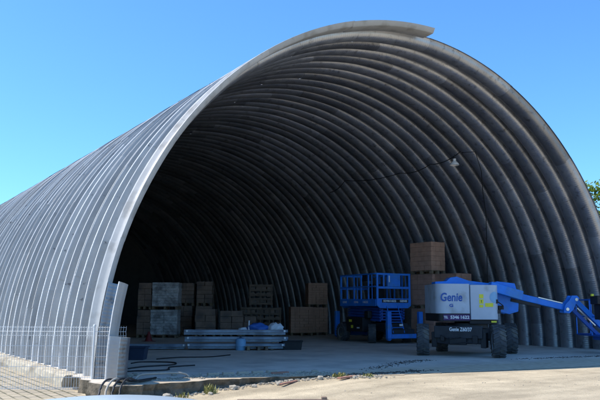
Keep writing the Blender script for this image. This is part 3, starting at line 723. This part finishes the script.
def tub(name, label, cat, loc, rz, w, d, h, m, group=None):
    t = thing(name, label, cat, loc, rz, group); b = MB(); k = .88; q = .02
    def ring(w_, d_, z): return [(-w_ / 2, -d_ / 2, z), (w_ / 2, -d_ / 2, z), (w_ / 2, d_ / 2, z), (-w_ / 2, d_ / 2, z)]
    vs = ring(w * k, d * k, 0) + ring(w, d, h) + ring(w - 2 * q, d - 2 * q, h) + ring(w * k - 2 * q, d * k - 2 * q, q)
    fs = [(3, 2, 1, 0), (12, 13, 14, 15)]
    for l in range(3):
        for i in range(4): j = (i + 1) % 4; fs.append((l * 4 + i, l * 4 + j, l * 4 + 4 + j, l * 4 + 4 + i))
    b.add(vs, fs); b.build('tub_body', m, t, .008)
    r = MB(); r.tube([ring(w + .02, d + .02, h - .015)[i % 4] for i in range(5)], .018, 6); r.build('rim', m, t, smooth=50)
    return t
tub('plastic_bin', 'small black bin right of the steel pile', 'bin', (-.58, 6.46, 0), ang, .66, .40, .30, M['black'])
b = MB(); b.box((0, 0, .17), (.3, .22, .34)); lid = b.build('jerrycan', M['tub'], None, .04, seg=3); at_z(lid, (-.62, 6.95, 0), ang); tag(lid, 'dark can standing behind the small black bin', 'can')
tub('plastic_tub', 'dark blue tub on the floor just inside the left entrance', 'tub', (-6.72, 4.62, 0), R_(-33), .68, .50, .34, M['tub'])
cone = thing('traffic_cone', 'faded red cone in front of the dark pallets', 'traffic cone', (-2.6, 14.2, 0)); cone.scale = (.9, .9, .62)
MB().lathe([(.25, 0), (.25, .03), (.17, .035), (.04, .62), (0, .62)], 20).build('cone_body', M['red'], cone, smooth=40)
b = MB().box((0, 0, .012), (.5, .5, .024)).build('cone_base', M['red'], cone, .006)

# ------------------------------------------------------------------ fence
fx, fy, fzr = -9.33, .12, math.atan2(-.541, .841)
F = thing('mesh_fence', 'white welded wire mesh fence panel on a single white post', 'fence', (-9.25, .0, -.253), fzr)
ps = MB().tube([(0, -.03, -.05), (.015, -.03, 1.27)], .022, 10).build('post', M['postpaint'], F, smooth=50)
MB().lathe([(.028, 1.255), (.028, 1.285), (.02, 1.30), (0, 1.303)], 12, Matrix.Translation((.015, -.03, 0))).build('post_cap', M['postpaint'], ps, smooth=50)
fw = MB(); xl, xr = -2.2, .63
zs = [.06, .09, .28, .48, .68, .88, 1.08, 1.16, 1.24]
n = int((xr - xl) / .0508)
for k in range(n + 1):
    x = xl + (xr - xl) * k / n
    fw.tube([(x, 0, .04), (x, 0, 1.08), (x, -.025, 1.16), (x, 0, 1.24), (x, 0, 1.265)], .0036, 5)
for z in zs: fw.tube([(xl, -.025 if z == 1.16 else 0.004, z), (xr, -.025 if z == 1.16 else .004, z)], .0045, 5)
fw.build('wire_mesh', M['postpaint'], F, smooth=60)

# ------------------------------------------------------------------ hoses, cables, debris
def wander(pts, amp, seed, n=8):
    r = random.Random(seed); out = []
    pts = [Vector(p) for p in pts]
    for i in range(len(pts) - 1):
        p0 = pts[max(i - 1, 0)]; p1 = pts[i]; p2 = pts[i + 1]; p3 = pts[min(i + 2, len(pts) - 1)]
        for k in range(n):
            t = k / n
            q = .5 * ((2 * p1) + (p2 - p0) * t + (2 * p0 - 5 * p1 + 4 * p2 - p3) * t * t + (3 * p1 - p0 - 3 * p2 + p3) * t ** 3)
            out.append(q + Vector((r.uniform(-amp, amp), r.uniform(-amp, amp), 0)))
    out.append(pts[-1]); return out
def hose(name, label, cat, pts, r, m, group=None, seed=1, amp=.01):
    o = MB().tube(wander(pts, amp, seed), r, 7).build(name, m, smooth=60); return tag(o, label, cat, group)
hose('floor_cable', 'black cable curling from the dark tub over the slab', 'cable', [(-8.1, 1.6, .015), (-7.4, 2.1, .015), (-6.6, 2.3, .015), (-6.3, 3.0, .015), (-6.9, 3.5, .015), (-7.3, 3.2, .015)], .018, M['cable'], seed=2)
hose('floor_cable', 'black cable looping nearest the cut panel stubs', 'cable', [(-8.6, .9, .015), (-8.0, 1.1, .015), (-7.3, 1.0, .015), (-6.9, 1.7, .015), (-6.2, 1.9, .015)], .018, M['cable'], seed=3)
hose('floor_cable', 'black cable lying straight across the slab below the steel pile', 'cable', [(-6.2, 4.3, .015), (-5.4, 4.6, .015), (-4.6, 4.4, .015), (-3.7, 4.9, .015)], .018, M['cable'], seed=4)
for k, (lab, m, dx) in enumerate((('black hose arching over the kerb end, outermost of the bundle', 'hose_b', -.12), ('pale hose arching over the kerb end in the bundle', 'hose_w', -.03), ('black hose arching over the kerb end, middle of the bundle', 'hose_b', .06), ('black hose arching over the kerb end, nearest the pale pipe', 'hose_b', .16))):
    x = -9.22 + dx * 1.3
    hose('hose', lab, 'hose', [(x - .42, -2.05, -.23), (x - .34, -1.85, -.20), (x - .2, -1.6, .02), (x - .02, -1.45, .12), (x + .25, -1.3, .05), (x + .8, -1.0 + .1 * k, .03)], .019, M[m], 'hoses over the kerb end', 10 + k, .008)
hose('bent_pipe', 'pale bent pipe lying on the slab edge by the hoses', 'pipe', [(-8.75, -.95, .02), (-8.62, -.85, .10), (-8.4, -.8, .12), (-7.7, -.75, .10), (-7.55, -.78, .02)], .022, M['hose_w'], None, 21, .0)
def chunk(name, label, cat, m, loc, s, seed, group):
    bm = bmesh.new(); bmesh.ops.create_icosphere(bm, subdivisions=2, radius=1); r = random.Random(seed)
    sx, sy, sz = s
    for v in bm.verts:
        k = r.uniform(.78, 1.1); v.co = Vector((max(-.8, min(.8, v.co.x)) * sx * k, max(-.8, min(.8, v.co.y)) * sy * k, max(-.75, min(.75, v.co.z)) * sz * k))
    me = bpy.data.meshes.new(name); bm.to_mesh(me); bm.free(); me.materials.append(m)
    o = bpy.data.objects.new(name, me); COL.objects.link(o); at_z(o, (loc[0], loc[1], loc[2] + sz * .6), r.uniform(0, 3)); return tag(o, label, cat, group)
GR = 'broken concrete lumps along the slab edge'
for i, (x, y, s) in enumerate(((-7.0, -1.62, .08), (-6.15, -1.9, .06), (-5.75, -1.72, .05), (-8.4, -1.75, .09), (-8.9, -1.9, .07), (-5.2, -1.95, .07), (-7.6, -1.85, .05), (-6.6, -1.72, .05), (-4.6, -2.3, .05))):
    chunk('rubble_lump', 'pale lump of broken concrete below the slab edge', 'rubble', M['rubble'], (x, y, gz(x, y)), (s * 1.3, s, s * .8), 40 + i, GR)
GT = 'concrete lumps on top of the slab edge'
for i, (x, y, s) in enumerate(((-7.6, -.15, .08), (-5.1, -1.0, .07), (-4.75, -1.1, .08), (-7.1, -.3, .05), (-8.3, .2, .07), (-8.55, -.1, .09))):
    chunk('rubble_lump', 'pale lump of broken concrete lying on top of the slab edge', 'rubble', M['rubble'], (x, y, 0), (s * 1.3, s, s * .7), 60 + i, GT)
# pale blocks in a row
for i in range(5):
    b = MB().box((0, 0, .035), (.24, .11, .07)).build('kerb_block', M['rubble'], None, .01); at_z(b, (-6.95 + i * .33, -.62 - .03 * i, 0), random.uniform(-.2, .1)); tag(b, 'pale concrete block in the short row along the shadow line', 'block', 'row of pale blocks on the slab')
b = MB().box((0, 0, .03), (.7, .07, .03)).build('brick_bat', M['brick'], None, .01); at_z(b, (-5.95, -1.95, gz(-5.95, -1.95)), .55); tag(b, 'long broken red strip on the sand below the slab edge', 'broken brick')
b = MB().box((0, 0, .03), (.6, .09, .035)).build('brick_bat', M['brick'], None, .01); at_z(b, (-4.75, -2.25, gz(-4.75, -2.25)), .35); tag(b, 'broad flat red fragment right of the weeds', 'broken brick')
b = MB().box((0, 0, .025), (.42, .10, .05)).build('brick_bat', M['brick'], None, .01); at_z(b, (-5.55, -.95, 0), .1); tag(b, 'thin red fragment on top of the slab', 'broken brick')
b = MB().box((0, 0, .035), (1.5, .09, .07)).box((.70, .03, .08), (.09, .12, .05)).build('plank', M['crate'], None, .005); at_z(b, (-7.2, -3.75, gz(-7.2, -3.75)), -.50); tag(b, 'dark timber plank on the sand at the bottom edge', 'plank')
# fine dark debris that nobody could count
def debris(name, path, width, n, size, m, seed, zf):
    r = random.Random(seed); b = MB()
    for _ in range(n):
        t = r.random() * (len(path) - 1); i = min(int(t), len(path) - 2); f = t - i
        x = path[i][0] + (path[i + 1][0] - path[i][0]) * f + r.gauss(0, width); y = path[i][1] + (path[i + 1][1] - path[i][1]) * f + r.gauss(0, width * .6)
        s = size * r.uniform(.3, 1.2); b.box((x, y, zf(x, y) + s * .25), (s * 1.5, s, s * .5), rot=Matrix.Rotation(r.uniform(0, 3), 4, 'Z') @ Matrix.Rotation(r.uniform(-.4, .4), 4, 'X'))
    o = b.build(name, m, fix=False); o['kind'] = 'stuff'; o['label'] = 'scattered ' + name.replace('_', ' ') + ' on the ground'; return o
debris('dark_debris', [(2.6, -.35), (4.2, -.45), (6.0, -.7), (7.5, -.8)], .16, 420, .02, M['darkrubble'], 1, lambda x, y: 0)
debris('dark_crumbs', [(-3.2, -.9), (-1.7, -.1), (-.6, .5), (.1, .6)], .17, 330, .02, M['darkrubble'], 2, lambda x, y: 0)
debris('gravel', [(-9.1, -1.75), (-7.2, -1.45), (-5.8, -1.6), (-4.6, -2.1), (-4.1, -2.5)], .17, 520, .03, M['rubble'], 3, lambda x, y: gz(x, y) + .01)
debris('rubble_crumbs', [(-8.2, -.9), (-6.8, -.7), (-5.4, -1.0), (-4.6, -1.4)], .25, 700, .035, M['rubble'], 4, lambda x, y: 0)
debris('soil_crumbs', [(-4.5, -1.8), (-3.4, -1.9), (-2.2, -1.8)], .2, 200, .03, M['darkrubble'], 5, lambda x, y: 0)
debris('pebbles', [(-10, -4), (-5, -4), (0, -5), (5, -5)], .9, 160, .014, M['rubble'], 6, lambda x, y: gz(x, y))
# weeds
def weed(label, loc, n, h, seed):
    r = random.Random(seed); b = MB()
    for _ in range(n):
        a = r.uniform(0, 2 * PI); l = h * r.uniform(.4, 1); bx, by = r.gauss(0, .07), r.gauss(0, .05); w = r.uniform(.006, .014); le = r.uniform(.1, .6)
        dx, dy = math.cos(a), math.sin(a); px, py = -dy * w, dx * w
        m1 = (bx + dx * l * le * .4, by + dy * l * le * .4, l * .6); tp = (bx + dx * l * le, by + dy * l * le, l * .95)
        b.add([(bx - px, by - py, 0), (bx + px, by + py, 0), (m1[0] + px * 1.3, m1[1] + py * 1.3, m1[2]), (m1[0] - px * 1.3, m1[1] - py * 1.3, m1[2]), tp], [(0, 1, 2, 3), (3, 2, 4)])
    o = b.build('weed', M['weed'], fix=False); at_z(o, loc); return tag(o, label, 'weed', 'weeds growing along the slab edge')
weed('tallest green weed growing against the slab edge', (-7.55, -1.72, gz(-7.55, -1.7)), 44, .22, 1)
weed('green weed between the tallest weed and the hoses', (-8.15, -1.8, gz(-8.1, -1.8)), 26, .12, 2)
weed('yellowish weed tuft where the slab edge ends by the red fragment', (-4.75, -1.98, gz(-4.7, -2)), 60, .13, 3)
weed('small low weed right of the yellowish tuft', (-4.3, -2.35, gz(-4.3, -2.3)), 40, .10, 4)
weed('small weed at the foot of the kerb end', (-9.35, -.6, -.25), 30, .09, 5)

# ------------------------------------------------------------------ tree beyond the hangar
def tree(label, loc, H, cr, seed, nleaf):
    T = thing('leafy_tree', label, 'tree', loc); r = random.Random(seed); b = MB()
    b.tube([(0, 0, -.3), (.1, .05, H * .3), (.0, .1, H * .55), (.1, 0, H * .8)], [.22, .17, .12, .04], 10)
    limbs = []
    for k in range(9):
        a = k * 2.4; z0 = H * (.3 + .05 * k); l = cr * r.uniform(.6, .95); tip = Vector((math.cos(a) * l, math.sin(a) * l, z0 + l * .6)); limbs.append((Vector((0, 0, z0)), tip))
        b.tube([(0.05, .03, z0), tuple(Vector((0, 0, z0)).lerp(tip, .5) + Vector((0, 0, .15))), tuple(tip)], [.08, .05, .015], 6)
    b.build('trunk', M['bark'], T, smooth=60)
    c = MB(); clumps = []
    for k in range(46):
        th = r.uniform(0, 2 * PI); z = r.uniform(-1, 1); q = math.sqrt(1 - z * z); rad = r.uniform(.55, 1.0)
        clumps.append((Vector((math.cos(th) * q * cr * rad, math.sin(th) * q * cr * rad, H * .64 + z * H * .36 * rad)), r.uniform(.35, .75)))
    for ce, s in clumps:
        for _ in range(nleaf):
            d = Vector((r.gauss(0, 1), r.gauss(0, 1), r.gauss(0, .8))) * s * .55; p = ce + d; L_ = r.uniform(.09, .18)
            u = Vector((r.gauss(0, 1), r.gauss(0, 1), r.gauss(0, .6))).normalized(); v = u.cross(Vector((r.gauss(0, 1), r.gauss(0, 1), r.gauss(0, 1)))).normalized()
            c.add([p - u * L_, p + v * L_ * .45, p + u * L_, p - v * L_ * .45], [(0, 1, 2, 3)])
    c.build('crown', M['leaf'], T, fix=False)
tree('bright green leafy tree peeping past the right side of the hangar', (20.25, 8.9, -.1), 8.4, 2.9, 3, 150)

# ------------------------------------------------------------------ pale car whose roof peeps in at the bottom edge
def car():
    T = thing('parked_car', 'pale blue car roof just showing at the bottom edge, left of centre', 'car', (-12.88, -11.79, -.305), math.atan2(.841, .541))
    # local x forward; roof crown under the origin
    W = .80
    st = [  # x, half width bottom, z bottom, belt z, half width belt, roof z (None: no cabin), half width roof
        (-1.15, .62, .42, .80, .66), (-1.05, .74, .26, .92, .76), (-.6, .80, .22, .95, .80), (.2, .80, .20, .93, .80), (1.1, .80, .20, .90, .80), (1.7, .79, .22, .86, .78), (2.25, .74, .25, .74, .72), (2.42, .60, .38, .62, .60)]
    b = MB(); rings = []
    for x, hw, zb, zt, ht in st: rings.append([(x, -hw * .9, zb), (x, -hw, zb + .12), (x, -hw - .02, (zb + zt) / 2), (x, -ht, zt - .05), (x, -ht * .9, zt), (x, -ht * .45, zt + .02), (x, 0, zt + .025), (x, ht * .45, zt + .02), (x, ht * .9, zt), (x, ht, zt - .05), (x, hw + .02, (zb + zt) / 2), (x, hw, zb + .12), (x, hw * .9, zb)])
    m_ = 13
    for r in rings: b.v += r
    for i in range(len(rings) - 1):
        for q in range(m_): a = i * m_ + q; c = i * m_ + (q + 1) % m_; b.f.append((a, c, c + m_, a + m_))
    b.f.append(tuple(range(m_))); b.f.append(tuple((len(rings) - 1) * m_ + q for q in range(m_)))
    b.build('body', M['carpaint'], T, smooth=40)
    cab = MB()  # greenhouse
    lo = [(-1.05, .70, .90), (-.4, .74, .93), (.6, .74, .92), (1.25, .70, .89)]; hi = [(-.62, .52, 1.27), (-.25, .56, 1.305), (.25, .56, 1.305), (.55, .52, 1.27)]
    for (x0, w0, z0), (x1, w1, z1) in zip(lo, hi): cab.v += [(x0, -w0, z0), (x1, -w1, z1), (x1, w1, z1), (x0, w0, z0)]
    for i in range(3):
        for q in range(4): a = i * 4 + q; c = i * 4 + (q + 1) % 4; cab.f.append((a, c, c + 4, a + 4))
    cab.f.append((0, 1, 2, 3)); cab.f.append((12, 13, 14, 15)); cab.build('window_glass', M['glass'], T, .02)
    rf = MB(); n = 14; vs = []; fs = []
    for i in range(n + 1):
        for j in range(n + 1):
            u, v = -1 + 2 * i / n, -1 + 2 * j / n
            vs.append((u * .66, v * .58, 1.375 - .055 * u * u - .065 * v * v - .03 * (u * u * v * v)))
    for i in range(n):
        for j in range(n): q = i * (n + 1) + j; fs.append((q, q + n + 1, q + n + 2, q + 1))
    rf.add(vs, fs); ro = rf.build('roof', M['carpaint'], T, smooth=60); md = ro.modifiers.new('thick', 'SOLIDIFY'); md.thickness = .03; md.offset = -1
    pil = MB()
    for s in (-1, 1):
        for a, c in (((-1.0, .69, .92), (-.60, .53, 1.28)), ((.1, .75, .93), (.12, .565, 1.30)), ((1.2, .69, .90), (.55, .53, 1.28))): pil.bar((a[0], s * a[1], a[2]), (c[0], s * c[1], c[2]), .05, .06)
    pil.build('pillar', M['carpaint'], T, .01, split=True)
    for x in (-.72, 1.72):
        for y in (-.74, .74): wheel(T, (x, y, .29), PI / 2, .29, .18)
    b = MB(); b.box((2.40, .48, .60), (.06, .22, .12)); b.build('headlight', M['chrome'], T, .02)
    b = MB(); b.box((2.40, -.48, .60), (.06, .22, .12)); b.build('headlight', M['chrome'], T, .02)
car()

# ------------------------------------------------------------------ light, sky, camera
to_sun = Vector((-.60, .365, 1.0)).normalized()
sun = bpy.data.lights.new('sun', 'SUN'); sun.energy = 3.2; sun.angle = R_(.53); sun.color = (1, .93, .82)
so = bpy.data.objects.new('sun', sun); COL.objects.link(so); so.rotation_euler = to_sun.to_track_quat('Z', 'Y').to_euler(); so.location = (-20, 10, 40)
w = bpy.data.worlds.new('World'); S.world = w; w.use_nodes = True
N = w.node_tree.nodes; L = w.node_tree.links
sky = N.new('ShaderNodeTexSky'); sky.sky_type = 'NISHITA'; sky.sun_disc = False
sky.sun_elevation = math.asin(to_sun.z); sky.sun_rotation = math.atan2(to_sun.x, to_sun.y)
sky.air_density = 1.0; sky.dust_density = .6; sky.ozone_density = 2.0; sky.altitude = 100
tint = N.new('ShaderNodeMix'); tint.data_type = 'RGBA'; tint.blend_type = 'MULTIPLY'; tint.inputs[0].default_value = 1
tint.inputs[7].default_value = (.40, .715, 1.0, 1)      # the clear, deep blue sky of the photograph
L.new(sky.outputs[0], tint.inputs[6]); L.new(tint.outputs[2], N['Background'].inputs[0]); N['Background'].inputs[1].default_value = .15

cam = bpy.data.cameras.new('camera'); co = bpy.data.objects.new('camera', cam); COL.objects.link(co)
f_, pitch, yaw, cx_, cy_, e_ = 724.69, .147, .572, -13.687, -14.337, 1.399
cam.sensor_width = 36; cam.lens = 36 * f_ / 600; cam.clip_end = 3000; cam.clip_start = .05
co.location = (cx_, cy_, e_)
Fd = Vector((math.sin(yaw) * math.cos(pitch), math.cos(yaw) * math.cos(pitch), math.sin(pitch)))
q = Fd.to_track_quat('-Z', 'Y'); co.rotation_mode = 'QUATERNION'
co.rotation_quaternion = q @ Matrix.Rotation(.005, 3, 'Z').to_quaternion()
S.camera = co
vs = S.view_settings; vs.view_transform = 'Standard'; vs.look = 'None'; vs.exposure = .85; vs.gamma = 1; vs.use_curve_mapping = False
S.render.resolution_x = 1024; S.render.resolution_y = 683
